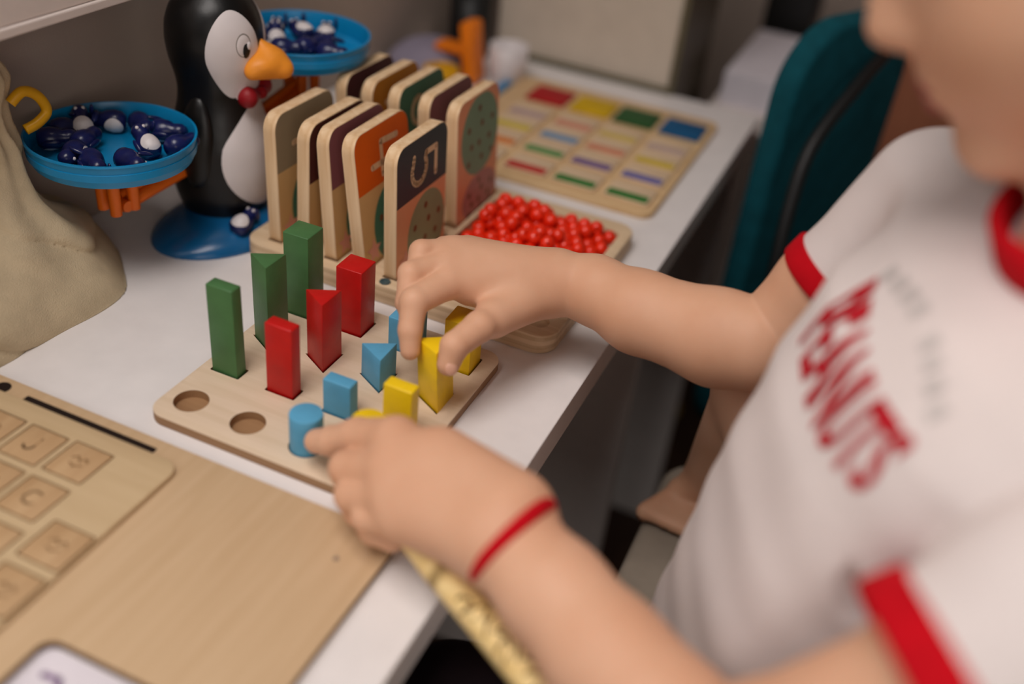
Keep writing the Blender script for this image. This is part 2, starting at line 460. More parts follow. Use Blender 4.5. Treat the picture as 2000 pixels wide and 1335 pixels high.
SALMON = cmat('salmon', (230, 158, 118)); TANP = cmat('tan', (216, 176, 120)); OLIVE = cmat('olive', (136, 146, 114))
GTEAL = cmat('teal_green', (68, 122, 100)); PINK = cmat('dusty_pink', (226, 160, 142)); DOT = cmat('brown_dots', (112, 72, 48))
MAUVE = cmat('mauve', (182, 126, 118)); SAGE = cmat('sage', (122, 152, 124))
cards = [('1', 0, 0, 1.5, 'taupe', (150, 134, 108), TANP, GTEAL, 'grey number card with a 1, beside the penguin'),
         ('2', 1, 0, -0.8, 'maroon', (84, 38, 36), TANP, GTEAL, 'wooden number card with a maroon face pressed against the plum card'),
         ('3', 2, 0, 4.3, 'plum', (134, 80, 86), TANP, GTEAL, 'number card with a plum top, leaning behind the orange card'),
         ('4', 3, 0, 7.4, 'orange', (222, 96, 12), TANP, GTEAL, 'number card with an orange top and a 4'),
         ('5', 4, 0, 2.0, 'navy', (48, 60, 66), SALMON, OLIVE, 'number card with a dark navy top and a 5, nearest the far hand'),
         ('6', 0, 1, 3.0, 'wine', (74, 34, 38), TANP, GTEAL, 'wooden card with a dark wine face, rearmost of the back row'),
         ('7', 1, 1, 3.5, 'ochre', (182, 118, 34), TANP, GTEAL, 'wooden card with an ochre face in the back row'),
         ('8', 2, 1, 4.0, 'moss', (66, 108, 86), TANP, GTEAL, 'wooden card with a dark green face in the back row'),
         ('9', 3, 1, 3.5, 'aubergine', (128, 80, 84), TANP, GTEAL, 'wooden card with an aubergine face behind the sage dotted card'),
         ('', 4, 1, 3.5, 'dotted', None, SALMON, SAGE, 'card with a sage green dotted cactus on salmon, beside the red beads')]
def star(cy, cz, r):
    return [(cy+(r if i % 2 == 0 else r*.45)*math.cos(R(90+36*i)), cz+(r if i % 2 == 0 else r*.45)*math.sin(R(90+36*i))) for i in range(10)]
def card_poly(z0, z1, ins=0.7):
    P = rrect(ins, CW-ins, ins, CH-ins, 11, 6); out = []
    n = len(P)                      # clip to z0..z1
    def clip(P, f, val):
        o = []
        for i in range(len(P)):
            a, b = P[i], P[(i+1) % len(P)]; ia, ib = f(a), f(b)
            if ia: o.append(a)
            if ia != ib:
                t = (val-a[1])/(b[1]-a[1]); o.append((a[0]+t*(b[0]-a[0]), val))
        return o
    P = clip(P, lambda p: p[1] >= z0, z0); return clip(P, lambda p: p[1] <= z1, z1)
for dg, si, row, lean, nm, c, back, blob, lab in cards:
    t = thing('number_card', (slots[si]+0.5, 138.5 if row == 0 else 236, 7.2), lab, 'card', 'number cards in the plywood stand', (0, R(-lean), 0))
    body = prism(rrect(0, CW, 0, CH, 12, 7), 0, CT, 0.8, 2)
    v, f = body; obj('card_body', ([(a[2], a[0], a[1]) for a in v], f), CARDW, t, True, autos=35)
    x = CT
    obj('picture_background', yz(flat(card_poly(0, 62.5 if c else CH), 0), x+0.05), back, t, True)
    if c:
        obj('colour_panel', yz(flat(card_poly(62, CH), 0), x+0.1), cmat(nm, c), t, True)
        dv, df = digit(dg, CW*.52, 81, 36, 4.6)
        obj('numeral', ([(x+0.2, a[1], a[2]) for a in dv], df), CARDW, t, True)
        cells = [(CW*.6, 29, 29, 31)]
    else:
        cells = [(CW*.54, 71, 34, 33), (CW*.56, 19, 32, 20)]
    for j, (cy, cz, a, b) in enumerate(cells):
        P = [(min(max(cy+a*math.cos(R(q)), 1), CW-1), min(max(cz+b*math.sin(R(q)), 1), 61.5 if c else CH-2)) for q in range(0, 360, 12)]
        obj('cactus', yz(flat(P, 0), x+0.12+0.02*j), (MAUVE if (not c and j == 1) else blob), t, True)
        if not c or j == 0:
            nd = 0
            for dy in (-.55, 0, .55):
                for dz in (-.6, -.2, .25, .65):
                    if (dy*1.1)**2+dz**2 < 0.75:
                        obj('dot', yz(flat(circ(cy+a*dy+(3 if nd % 2 else -2), cz+b*dz, 2.8, 8), 0), x+0.2), DOT, t, True); nd += 1
    if c: obj('flower', yz(flat(star(14, 16, 10), 0), x+0.22), PINK, t, True)

# red beads heaped in the tray
bprof = [(0.9, -4.6), (3.4, -4.2), (5.0, -2.2), (5.4, 0), (5.0, 2.2), (3.4, 4.2), (1.5, 4.6), (0.9, 3.6)]
bead0 = None; n = 0; rng = random.Random(7)
layers = []
for j in range(9):
    for i in range(10):
        x, y = 53+10.7*i+(5 if j % 2 else 0), 212+10.6*j
        if x < 150: layers.append((x, y, 11.2))
for j in range(8):
    for i in range(9):
        x, y = 58.5+10.7*i+(5 if j % 2 else 0), 217+10.6*j
        if x < 144 and rng.random() < 0.86: layers.append((x, y, 19.4))
for j in range(5):
    for i in range(6):
        x, y = 62+11.5*i+rng.uniform(-2, 2), 232+12.5*j+rng.uniform(-2, 2)
        if rng.random() < 0.55: layers.append((x, y, 27.2))
for x, y, z in layers:
    if bead0 is None:
        o = bead0 = obj('bead', lathe(bprof + [(0.9, -4.6)], 14), REDB, smooth=True)
        tag(o, 'glossy red bead heaped in the plywood tray', 'bead', 'red beads in the tray')
        for vv in o.data.vertices: vv.co.z -= 0.0046
    else: o = bead0.copy(); C.objects.link(o)
    o.location = V((x+rng.uniform(-.6, .6), y+rng.uniform(-.6, .6), z+rng.uniform(-.5, .5)))
    o.rotation_euler = (rng.uniform(0, 3), rng.uniform(0, 3), rng.uniform(0, 6)); o.scale = (1.07,)*3

# ================================================================== COLOUR BOARD AT THE BACK
cb = obj('colour_board', prism(rrect(-60, 164, 366, 622, 12, 6), 0, 6, 1, 2), wood('honey_board', (222, 190, 146), (208, 172, 126), 'X'), autos=40)
tag(cb, 'honey wooden colour matching board lying at the back of the desk', 'toy board')
CX = [-12, 38, 86, 136]
BIGS = [('red', (170, 20, 26)), ('yellow', (206, 166, 8)), ('green', (40, 84, 42)), ('blue', (20, 84, 128))]
for x, (n_, c) in zip(CX, BIGS):
    o = obj('colour_square', prism(rrect(x-21.5, x+21.5, 552, 596, 2, 3), 6, 9, 0.5, 2), mat('square_'+n_, c, 0.6, 0.3), autos=40)
    tag(o, f'large {n_} square in the top row of the colour board', 'colour tile', 'large colour squares')
PALEW = wood('pale_tile', (226, 200, 168), (212, 184, 150), 'X')
rows = [(508, [('lilac', (176, 148, 150)), ('salmon', (206, 132, 108)), ('pale yellow', (206, 178, 92)), ('pale mauve', (186, 160, 152))]),
        (470, [('yellow', (204, 180, 60)), ('sky blue', (96, 140, 178)), ('coral', (206, 128, 98)), ('mustard', (204, 174, 52))]),
        (430, [('orange', (210, 120, 50)), ('green', (78, 138, 72)), ('purple', (112, 86, 136)), ('violet', (104, 100, 160))]),
        (386, [('pale blue', (120, 150, 180)), ('red', (190, 50, 44)), ('leaf green', (52, 118, 50)), ('bottle green', (50, 116, 48))])]
for ri, (y, cc) in enumerate(rows):
    for x, (n_, c) in zip(CX, cc):
        where = ['just below the large squares', 'in the second row of bars', 'in the third row of bars', 'in the row nearest the beads'][ri]
        t = thing('bar_tile', (x, y, 6), f'pale wooden tile with a {n_} bar {where}', 'tile', 'small bar tiles on the colour board')
        obj('tile_body', prism(rrect(x-21, x+21, y-8, y+27, 3, 3), 6, 9, 0.5, 2), PALEW, t, autos=40)
        obj('colour_bar', prism(rrect(x-19, x+19, y-6.5, y+6.5, 1.5, 2), 8.6, 9.8, 0.3, 1), mat('bar_'+n_.replace(' ', '_'), c, 0.6, 0.3), t, autos=40)

# ================================================================== LETTER BOARD (front left)
lb = thing('letter_board', (25, -165, 0), 'birch letter board with recessed tiles lying in the foreground', 'letter board')
base = obj('base_board', prism(rrect(-230, 161, -262, -71, 11, 8), 0, 5, 0.8, 2), BIRCH, lb, autos=40)
cut(base, [prism(rrect(52, 142, -250, -202, 8, 6), -2, 9)])
base.data.materials.append(mat('laser_cut_edge', (92, 62, 40), 0.8, 0.1))
for p in base.data.polygons:
    if abs(p.normal.z) < 0.3: p.material_index = 1
pan_ = obj('tile_panel', prism(rrect(-224, 32, -258, -84.5, 10, 6), 5, 8, 0.8, 2), BIRCH2, lb, autos=40)
TILES = [(-76, -111), (-46, -111), (-16, -110), (-76, -142), (-46, -142), (-16, -142), (-76, -174), (-46, -174), (-14, -175), (18, -161), (18, -193), (-14, -207), (-46, -206)]
cut(pan_, [prism(rrect(x-13.4, x+13.4, y-13.4, y+13.4, 1.2, 2), 5.6, 12) for x, y in TILES])
obj('groove_shade', prism(rrect(-83, 10, -83.6, -78.4, 0.8, 2), 4.9, 5.25), SHADE, lb)  # no recess cut: thin dark strip paints the shade in the groove
obj('hole_shade', prism(circ(-101, -80, 5, 16), 4.9, 5.3), SHADE, lb)  # dark disc laid on the board in place of a hole's shade
arc = lambda cx_, cy_, r_, a_, b_: [(cx_+r_*math.cos(R(q)), cy_+r_*math.sin(R(q))) for q in range(a_, b_, 24 if b_ > a_ else -24)]
GJ = [[(.1, .42), (.12, -.1)] + arc(-.12, -.12, .24, 0, -190)]
GC = [arc(0, 0, .36, 50, 320)]
GW = [[(-.4, .12), (-.2, .26), (0, .08), (.22, .24), (.38, .1)], [(-.25, -.2), (0, -.3), (.28, -.16)]]
glyph = {1: GJ, 5: GC}
for i, (x, y) in enumerate(TILES):
    tl = obj('letter_tile', prism(rrect(x-12.3, x+12.3, y-12.3, y+12.3, 1, 2), 5.7, 8.3, 0.5, 2), TILEW, lb, autos=40)
    obj('carved_mark', join(*[xf(ribbon([(x+13*a, y+13*b) for a, b in s], 1.5), None, (0, 0, 8.36)) for s in glyph.get(i, GW)]), BRNW, tl)
nf = lathe([(0, 0.4), (1.4, 0.4), (1.6, 0), (0, 0)], 12, (139, -100, 5))
obj('nail_head', nf, mat('dull_nail', (130, 112, 100), 0.5, 0.5), lb)
# sheet of paper under the letter board's handle hole
pp = obj('paper_sheet', prism(rrect(-60, 118, -330, -203, 2, 2), 0.05, 0.4), PAPER)
tag(pp, 'white sheet of paper showing through the letter board handle hole', 'paper')
obj('printed_mark', ribbon([(62, -216), (70, -215), (74, -220), (82, -218)], 3.0), mat('violet_ink', (140, 110, 150), 0.9, 0.1), pp).location = (0, 0, 0)
for c_ in pp.children:
    for vv in c_.data.vertices: vv.co.z += 0.00055

# ================================================================== PENGUIN BALANCE
px_, py_ = -129.0, 169.0
FA = R(15)                                  # direction the penguin faces
pg = thing('penguin_balance', (px_, py_, 0), 'black and white plastic penguin balance toy with blue pans', 'balance toy')
def srad(z):
    K = [(8, 24), (14, 31), (30, 36), (50, 37.5), (70, 36.5), (85, 33), (100, 29.2), (110, 28.2), (120, 29.6), (132, 33), (145, 34.6), (158, 33.6), (170, 29), (179, 21), (185, 12), (188, 0)]
    if z >= 188: return 0.0
    for (a, ra), (b, rb) in zip(K[:-1], K[1:]):
        if a <= z <= b:
            t = (z-a)/(b-a); return ra+(rb-ra)*t
    return 25.0
zs = [8+i*1.8 for i in range(101)]
rs = np.array([srad(z) for z in zs]);
for _ in range(6): rs[1:-1] = (rs[:-2]+2*rs[1:-1]+rs[2:])/4
rs[-1] = 0
def rad_at(z): return float(np.interp(z, zs, rs))
obj('body', lathe([(0, 8)] + list(zip(rs, zs)), 56, (px_, py_, 0)), BLACKP, pg, smooth=True)
def patch(name, zc, zh, ang, material, off, nr=14, nt=48, shape=None, a0=0.0, parent=pg):
    v, f = [], []
    for i in range(nr+1):
        for j in range(nt):
            t = 2*math.pi*j/nt; s = i/nr
            dz = zh*s*math.sin(t); da = ang*s*math.cos(t)
            if shape: da *= shape(dz/zh)
            z = zc+dz; r = rad_at(z)+off*(1 - 0.9*s**6); q = FA+R(a0+da)
            v.append((px_+r*math.cos(q), py_+r*math.sin(q), z))
    for i in range(nr):
        for j in range(nt):
            k = (j+1) % nt; f.append((i*nt+j, (i+1)*nt+j, (i+1)*nt+k, i*nt+k))
    return obj(name, (v, f), material, parent, smooth=True)
fc = patch('face_patch', 141, 31, 35, WHITEP, 1.0, a0=-44, shape=lambda u: 1.0 if u > -0.1 else 1.0-0.25*(-0.1-u))
patch('face_patch', 141, 31, 35, WHITEP, 1.0, a0=44, shape=lambda u: 1.0 if u > -0.1 else 1.0-0.25*(-0.1-u))
patch('chin_patch', 117, 17, 46, WHITEP, 1.05)
patch('belly_patch', 64, 41, 68, WHITEP, 1.0, shape=lambda u: 1.0 if u < 0.3 else 1.0-0.35*(u-0.3))
for sgn in (-1, 1):
    e = patch('eye_ring', 149, 11.5, 14, GREYP, 1.25, 3, 32, a0=sgn*34, parent=fc)
    patch('eye_white', 149, 10.3, 12.4, WHITEP, 1.5, 3, 32, a0=sgn*34, parent=fc)
    patch('pupil', 145.5, 7.0, 7.0, BLACKM, 1.8, 3, 28, a0=sgn*31, parent=fc)
    patch('eye_glint', 148.5, 3.8, 4.2, WHITEP, 2.1, 3, 20, a0=sgn*31+3.6, parent=fc)
# beak
bk = Field((px_-30, py_-40, 109), (px_+80, py_+40, 164), 1.1)
fx, fy = math.cos(FA), math.sin(FA)
def pf(fwd_, side, z): return (px_+fwd_*fx-side*fy, py_+fwd_*fy+side*fx, z)
bk.ell(pf(36, 0, 134), (15, 19, 9), 5, Matrix(((fx, -fy, 0), (fy, fx, 0), (0, 0, 1))))
bk.cone(pf(42, 0, 131), pf(51, 0, 130), 8, 4.5, 8).cone(pf(33, -17, 129), pf(50, 0, 129.5), 4.5, 4, 7).cone(pf(33, 17, 129), pf(50, 0, 129.5), 4.5, 4, 7)
bk.cone(pf(32, 0, 147), pf(42, 0, 136), 3, 8, 6)
obj('beak', bk.mesh(), BEAK, pg, smooth=True)
# bow tie
bw = Field((px_-40, py_-50, 90), (px_+60, py_+50, 130), 1.1)
for sgn in (-1, 1):
    bw.cone(pf(31, sgn*3, 109), pf(28, sgn*13, 109.5), 3.5, 8.0, 3)
bw.cone(pf(33, 0, 109), pf(33, 0, 109.5), 4.5, 4.5, 2)
obj('bow_tie', bw.mesh(), BOW, pg, smooth=True)
for sgn in (-1, 1):
    q = FA + sgn*R(98); c = (px_+32*math.cos(q), py_+32*math.sin(q), 76)
    obj('flipper', ball(c, (7, 13, 34), 16, 14, Matrix.Rotation(q, 3, 'Z') @ Matrix.Rotation(R(-8), 3, 'Y')), BLACKP, pg, smooth=True)
# base: a low oval foot, long across the arms
ax, ay = 0.19, 0.98                                             # direction of the balance arm
MB = Matrix(((ay, ax, 0), (-ax, ay, 0), (0, 0, 1)))
bf = Field((px_-80, py_-90, -2), (px_+80, py_+90, 30), 1.5)
bf.ell((px_+8, py_-4, 0), (46, 68, 19), 5, MB).ell((px_+8, py_-2, 5), (34, 40, 12), 6, MB)
v, f = bf.mesh(); v[:, 2] = np.maximum(v[:, 2], 0.0)
obj('base', (v, f), BLUED, pg, smooth=True)
# arm, brackets, pans
def pan(c, z):
    prof = [(0, 0), (48, 0), (52, 2), (54, 7), (54.6, 7.2), (54.8, 12), (54.2, 12.3), (55, 17), (55.6, 17.4), (55.4, 18.6), (54, 18.6), (53, 16), (51.5, 5), (48, 2.2), (0, 2.2)]
    p = obj('pan', lathe(prof, 64, (c[0], c[1], z)), BLUEP, pg, autos=35); return p
PL, PRt = (-148, 79), (-116, 256)
pan(PL, 80); pan(PRt, 112.5)
for (c, z) in ((PL, 80), (PRt, 112.5)):
    d = Vector((px_-c[0], py_-c[1], 0)).normalized(); n_ = Vector((-d.y, d.x, 0))
    c3 = Vector((c[0], c[1], 0))
    parts = []
    for s_ in (-1, 1):
        for q in (-9, 6):
            b0 = c3 + n_*(7*s_) + d*q
            parts.append(tube([tuple(b0+Vector((0, 0, z+0.5))), tuple(b0+Vector((0, 0, z-38)))], [4.5, 4.0], 10))
    parts.append(tube([tuple(c3-n_*9+Vector((0, 0, z-34))), tuple(c3+n_*9+Vector((0, 0, z-34)))], 4.2, 10))
    parts.append(tube([tuple(c3-n_*10+Vector((0, 0, z-3))), tuple(c3+n_*10+Vector((0, 0, z-3)))], 5.0, 10))
    obj('bracket', join(*parts), ORANGEP, pg, autos=40)
a0 = Vector((PL[0], PL[1], 43)); a1 = Vector((px_, py_, 60)); a2 = Vector((PRt[0], PRt[1], 84))
obj('balance_arm', join(tube([a0, a1, a2], 5.0, 10), tube([a0+Vector((0, 0, 9)), a1+Vector((0, 0, 9)), a2+Vector((0, 0, 9))], 3.0, 10)), ORANGEP, pg, autos=40)

# tiny penguins
def mini_body():
    return lathe([(0, -9.5), (5, -9), (7.4, -6), (8, -1), (7, 4), (5.2, 7), (5.6, 10), (5.4, 13), (3.4, 16), (0, 17)], 20)
def mini_belly():
    v, f = [], []; nr, nt = 5, 20
    for i in range(nr+1):
        for j in range(nt):
            t = 2*math.pi*j/nt; s = i/nr; z = -1.8+6.4*s*math.sin(t); q = R(56)*s*math.cos(t)
            r = float(np.interp(z, [-9, -6, -1, 4, 7], [5, 7.4, 8, 7, 5.2]))+0.5-0.3*s
            v.append((r*math.cos(q), r*math.sin(q), z))
    for i in range(nr):
        for j in range(nt):
            k = (j+1) % nt; f.append((i*nt+j, (i+1)*nt+j, (i+1)*nt+k, i*nt+k))
    return v, f
mini0 = None
def mini(x, y, z, rot, lab, grp):
    global mini0
    if mini0 is None:
        t = mini0 = thing('toy_penguin', (x, y, z), lab, 'toy figure', grp)
        obj('body', mini_body(), NAVY, t, True, smooth=True)
        obj('belly', mini_belly(), WHITEP, t, True, smooth=True)
        for s_ in (-1, 1):
            obj('eye', ball((4.6, s_*2.4, 12.2), 1.3, 10, 8), WHITEP, t, True, smooth=True)
            obj('flipper', ball((0.5, s_*7.6, 0), (2.4, 1.6, 6), 10, 8), NAVY, t, True, smooth=True)
        obj('beak', lathe([(1.5, 0), (1.2, 1.6), (0, 3)], 8), ORANGEP, t, True, smooth=True)
        t.children[-1].rotation_euler = (0, R(90), 0); t.children[-1].location = (0.0050, 0, 0.0104)
    else:
        t = dup(mini0); tag(t, lab, 'toy figure', grp)
    t.location = V((x, y, z)); t.rotation_euler = rot
NL, NR_ = 'tiny penguins in the near pan', 'tiny penguins in the far pan'
# lying flat: pitch so that the figure's length is horizontal; belly up (0,-90) or down (0,90)
def up(a): return (0, R(-82), R(a))
def dn(a): return (0, R(88), R(a))
def sd(a): return (R(85), R(20), R(a))
zf = 90.6
ML = [(-184, 62, dn(40), 'navy'), (-182, 88, (R(0), R(-55), R(-40)), 'w1'), (-165, 71, dn(100), ''), (-157, 53, sd(20), ''), (-139, 50, dn(-30), ''),
      (-122, 64, sd(70), ''), (-128, 90, (R(0), R(-58), R(-20)), 'w2'), (-174, 108, sd(-60), ''), (-156, 116, sd(60), ''), (-136, 116, dn(20), ''), (-112, 102, dn(80), ''), (-190, 78, sd(150), '')]
for x, y, r_, k in ML:
    lab = {'w1': 'tiny penguin showing its white belly at the back left of the near pan', 'w2': 'tiny penguin with white belly and eyes by the front right rim of the near pan',
           'navy': 'darkest tiny navy penguin at the left rim of the near blue pan'}.get(k, 'tiny navy penguin lying belly down or sideways in the near blue pan')
    mini(x, y, zf, r_, lab, NL)
zf = 123.1
for i, (x, y, r_) in enumerate([(-140, 268, up(-60)), (-128, 252, (0, R(-50), R(-50))), (-122, 280, up(-20)), (-112, 238, dn(30)), (-100, 252, dn(80)), (-92, 268, sd(40)), (-104, 286, up(-60)), (-130, 232, sd(0)), (-80, 252, dn(10))]):
    mini(x-5, y-3, zf, r_, 'tiny blue and white penguin in the far blue pan behind the beak', NR_)
mini(-94, 143, 17, (R(-20), R(-70), R(-70)), 'tiny navy penguin leaning on the blue foot of the penguin toy', 'tiny penguins on the desk')

# ================================================================== CANVAS BAG
bgf = Field((-214, -140, -4), (-95, 112, 160), 1.8)
s_, X, Y, Z = bgf.sl((-214, -140, -4), (-95, 112, 160), 0)
body = None
for n_, p_ in (((.80, .05, .60), (-126, -10, 22)), ((.55, -.12, .83), (-148, -10, 56)), ((.62, .66, .42), (-156, 70, 16)), ((.1, .95, .3), (-180, 92, 10)),
               ((.1, -1, .2), (-150, -128, 20)), ((.05, .42, .9), (-185, 44, 50)), ((.97, -.1, -.2), (-119, -40, 8)), ((.35, .30, .89), (-168, 30, 56)), ((.78, -.45, .42), (-124, -70, 30))):
    l_ = math.sqrt(sum(a*a for a in n_))
    d_ = ((X-p_[0])*n_[0]+(Y-p_[1])*n_[1]+(Z-p_[2])*n_[2])/l_
    body = d_ if body is None else -Field.smin(-body, -d_, 11)
bgf.put(s_, body.astype(np.float32), 0)
bgf.cone((-182, 2, 44), (-187, 10, 94), 36, 17, 14).cone((-187, 10, 94), (-189, 12, 116), 15, 13, 8)
bgf.cone((-189, 12, 116), (-191, 12, 142), 12, 20, 6)
g = bgf
s_, X, Y, Z = g.sl((-214, -140, -4), (-95, 112, 160), 0)
th = np.arctan2(Y-11, X+188)
fold = 1.6*np.sin(0.075*X+0.05*Y+0.09*Z+1.0)*np.sin(0.045*Y-0.06*Z)
ruf = 4.0*np.sin(9*th)*np.clip((Z-66)/40, 0, 1) + 2.6*np.sin(7*th+0.03*Z)*np.clip((Z-18)/40, 0, 1)
rid = 3.6*(1-np.abs(np.sin(0.026*Y+0.050*Z+0.020*X+0.4)))**5*np.clip((80-Z)/30, 0, 1)
g.F += (fold+ruf+rid).astype(np.float32)
v, f = g.mesh(); v[:, 2] = np.maximum(v[:, 2], 0.1); v[:, 0] = np.maximum(v[:, 0], -213.5)
bag = obj('canvas_bag', (v, f), CANVAS, smooth=True)
tag(bag, 'beige canvas drawstring bag slumped against the wall', 'bag')
loop = smooth_path([(-176, 27, 128), (-173, 35, 134), (-171, 44, 129), (-170, 48.5, 118), (-171, 41, 112), (-174, 33, 109)], 6)
obj('drawstring_loop', tube(loop, 3.4, 12), YELP, bag, smooth=True)

# ================================================================== THINGS AT THE BACK
bp = thing('storage_box', (10, 740, 0), 'tall off-white storage box standing at the back of the desk', 'box')
obj('body', box(-130, 86, 690, 850, -600, 330, 3), PANELW, bp)
obj('edge_trim', box(86.2, 94, 688, 852, -600, 331, 1), STEEL, bp)
obj('foot_rail', box(-124, 94, 682, 687.8, 0.1, 7, 1), STEEL, bp)
ot = obj('toy_bracket', join(xf(box(-8, 8, -15, 15, 0, 66, 4), Matrix.Rotation(R(-8), 3, 'Y'), (-104, 575, 1.2)), box(-150, -104, 562, 588, 30, 38, 3)), OTOY, autos=40)
tag(ot, 'upright orange plastic piece behind the card stand', 'toy part')
gt = obj('stacking_ring', lathe([(10, 0), (22, 1), (25, 6), (22, 11), (10, 12), (8, 6), (10, 0)], 32, (-128, 540, 0)), mat('lime', (150, 190, 40), 0.5), smooth=True)
tag(gt, 'lime green ring lying behind the number cards', 'toy ring')
yt = obj('stacking_ring', lathe([(8, 0), (18, 1), (21, 5), (18, 10), (8, 11), (6, 5), (8, 0)], 32, (-128, 540, 12.2)), YELP, smooth=True)
tag(yt, 'yellow ring stacked on the lime green one', 'toy ring')
wc = obj('plastic_cup', lathe([(0, 0), (17, 0), (20, 3), (22, 40), (20.5, 40), (18, 4), (0, 3)], 32, (-78, 605, 0)), WHITEP, smooth=True)
tag(wc, 'white plastic cup beside the colour board', 'cup')
bb = obj('blue_block', box(-72, -62, 540, 585, 0, 9, 2), mat('sky_block', (70, 140, 190), 0.5), autos=40)
tag(bb, 'small sky blue block beside the colour board', 'block')
lv = Field((-212, 510, -2), (-110, 650, 50), 2.5)
lv.ell((-165, 580, 8), (42, 55, 26), 8).ell((-140, 610, 8), (28, 30, 18), 8)
v, f = lv.mesh(); v[:, 2] = np.maximum(v[:, 2], 0.1)
tag(obj('folded_cloth', (v, f), LAV, smooth=True), 'lavender cloth lying against the wall at the back', 'cloth')
bx_ = obj('black_holder', lathe([(0, 0), (22, 0), (24, 4), (24, 70), (21, 70), (20, 5), (0, 4)], 28, (-150, 655, 0)), BLACKM, smooth=True)
tag(bx_, 'black pot standing in the corner behind the penguin', 'pot')
# second table with papers beyond the desk
t2 = thing('side_table', (204, 1020, -600), 'pale side table beyond the end of the desk', 'table')
obj('table_top', box(118, 290, 790, 1250, -60, -36, 2), SHELF, t2)
for x, y in ((136, 808), (273, 808), (136, 1230), (273, 1230)): obj('leg', box(x-14, x+14, y-14, y+14, -600, -60.2, 2), SHELF, t2)
ps = obj('paper_stack', box(128, 284, 800, 1010, -36, 6, 1), PAPER)
tag(ps, 'stack of white paper on the side table', 'paper')
pr = obj('black_case', box(122, 190, 1040, 1130, -35.8, 120, 6), BLACKM, autos=40)
tag(pr, 'black case standing behind the stack of white paper', 'case')
br = obj('wooden_cabinet', join(box(302, 760, 900, 1280, -600, 700, 3)), BROWN)
tag(br, 'brown wooden cabinet behind the teal chair', 'cabinet')
obj('door', box(309, 526, 892, 899.8, -560, 680, 2), BROWN, br); obj('door', box(534, 752, 892, 899.8, -560, 680, 2), BROWN, br)

# teal chair at the end of the desk
tc_ = thing('desk_chair', (300, 640, -600), 'teal upholstered chair with black tube frame at the end of the desk', 'chair')
e0, e1 = Vector((228, 520, 0)), Vector((316, 700, 0)); ed = (e1-e0); el = ed.length; ed.normalize(); en = Vector((-ed.y, ed.x, 0))
pl = prism(rrect(0, el, -330, 148, 70, 10), -14, 14, 9, 4)
obj('backrest', ([tuple(e0+ed*a[0]+en*a[2]+Vector((0, 0, a[1]))) for a in pl[0]], pl[1]), TEAL, tc_, smooth=True)
obj('back_shell', ([tuple(e0+ed*(a[0]*0.8+24)+en*(a[2]*0.5+14)+Vector((0, 0, a[1]*0.9))) for a in pl[0]], pl[1]), BLACKM, tc_, smooth=True)
obj('frame_tube', tube(smooth_path([(304, 610, 116), (290, 560, 96), (270, 500, 52), (268, 470, 0), (272, 450, -60), (276, 440, -150)], 6), 6.5, 12), BLACKM, tc_, smooth=True)
st_ = prism(rrect(230, 480, 500, 760, 40, 8), -190, -140, 14, 4)
obj('seat', st_, TEAL, tc_, smooth=True)
for x, y in ((250, 520), (460, 520), (250, 740), (460, 740)): obj('leg', tube([(x, y, -188), (x, y, -600)], 9, 10), BLACKM, tc_, smooth=True)

# toys on the floor under the desk
yb = obj('toy_ball', ball((135, 890, -572), 28, 28, 18), mat('matte_yellow', (190, 160, 20), 0.6), smooth=True); tag(yb, 'yellow ball on the floor beyond the desk', 'ball')
bbk = obj('toy_brick', join(box(95, 150, 740, 800, -600, -556, 3), *[lathe([(0, 0), (9, 0), (9, 8), (0, 8)], 16, (x, y, -556)) for x in (110, 136) for y in (756, 784)]), mat('brick_blue', (20, 70, 120), 0.5), autos=40)
tag(bbk, 'blue studded toy brick on the dark floor', 'toy brick')

# ================================================================== CHILD
# child's chair
cc_ = thing('child_chair', (350, 40, -600), 'pale grey chair the child sits on', 'chair')
obj('seat', prism(rrect(246, 520, -170, 262, 30, 8), -176, -150, 8, 4), SEATG, cc_, smooth=True)
obj('backrest', prism(rrect(506, 524, -150, 240, 8, 4), -140, 120, 6, 3), SEATG, cc_, smooth=True)
for x, y in ((270, -145), (500, -145), (270, 235), (500, 235)): obj('leg', tube([(x, y, -174), (x, y, -600)], 12, 12), BLACKM, cc_, smooth=True)

bodyparts = []
# --- far (right) arm and hand
A = Field((70, 2, 8), (380, 190, 225), 1.15)
W_ = (166, 131, 60)
mc = [(110, 76, 69), (102, 87, 74), (101, 100, 76), (106, 113, 72)]
palm = A.new()
palm.chain([W_, (187, 131, 61), (221, 121, 61.5), (272, 114, 65), (293, 112, 69)], [18.5, 20.5, 24.5, 28, 27.5], 8)
uarm = A.new()
uarm.chain([(308, 122, 80), (322, 126, 112), (360, 134, 166), (388, 112, 178)], [27, 26.5, 23, 22], 8)
palm.F = Field.smin(palm.F, uarm.F, 1.2)
for c, r0, r1 in zip(mc, (15, 16, 15, 14), (9.6, 9.4, 9.0, 8.2)):
    palm.cone((W_[0]-6, W_[1]-5, W_[2]+1), c, r0, r1, 10)
palm.cone((140, 103, 58), (120, 88, 61), 14, 9.5, 8)
palm.cone((158, 118, 55), (143, 72, 56), 14, 11, 10)            # thumb base
fingers = [([mc[0], (101.5, 46.5, 67.5), (105.0, 36.5, 54), (108.2, 31.5, 43.5)], [10.2, 8.6, 7.1, 6.0]),
           ([mc[1], (90, 63, 74.5), (94, 51, 62), (101, 45, 52)], [9.6, 7.8, 6.4, 5.3]),
           ([mc[2], (87, 82, 80), (90, 68, 70), (97, 59, 61)], [9.2, 7.6, 6.4, 5.2]),
           ([mc[3], (94, 98, 78), (96, 86, 70), (101, 77, 62)], [8.2, 6.4, 5.6, 4.8]),
           ([(143, 72, 56), (141, 56, 58.5), (135.0, 35, 54.5), (134.6, 29.5, 44.5)], [11.0, 9.4, 8.3, 6.8])]
tot = palm.F.copy()
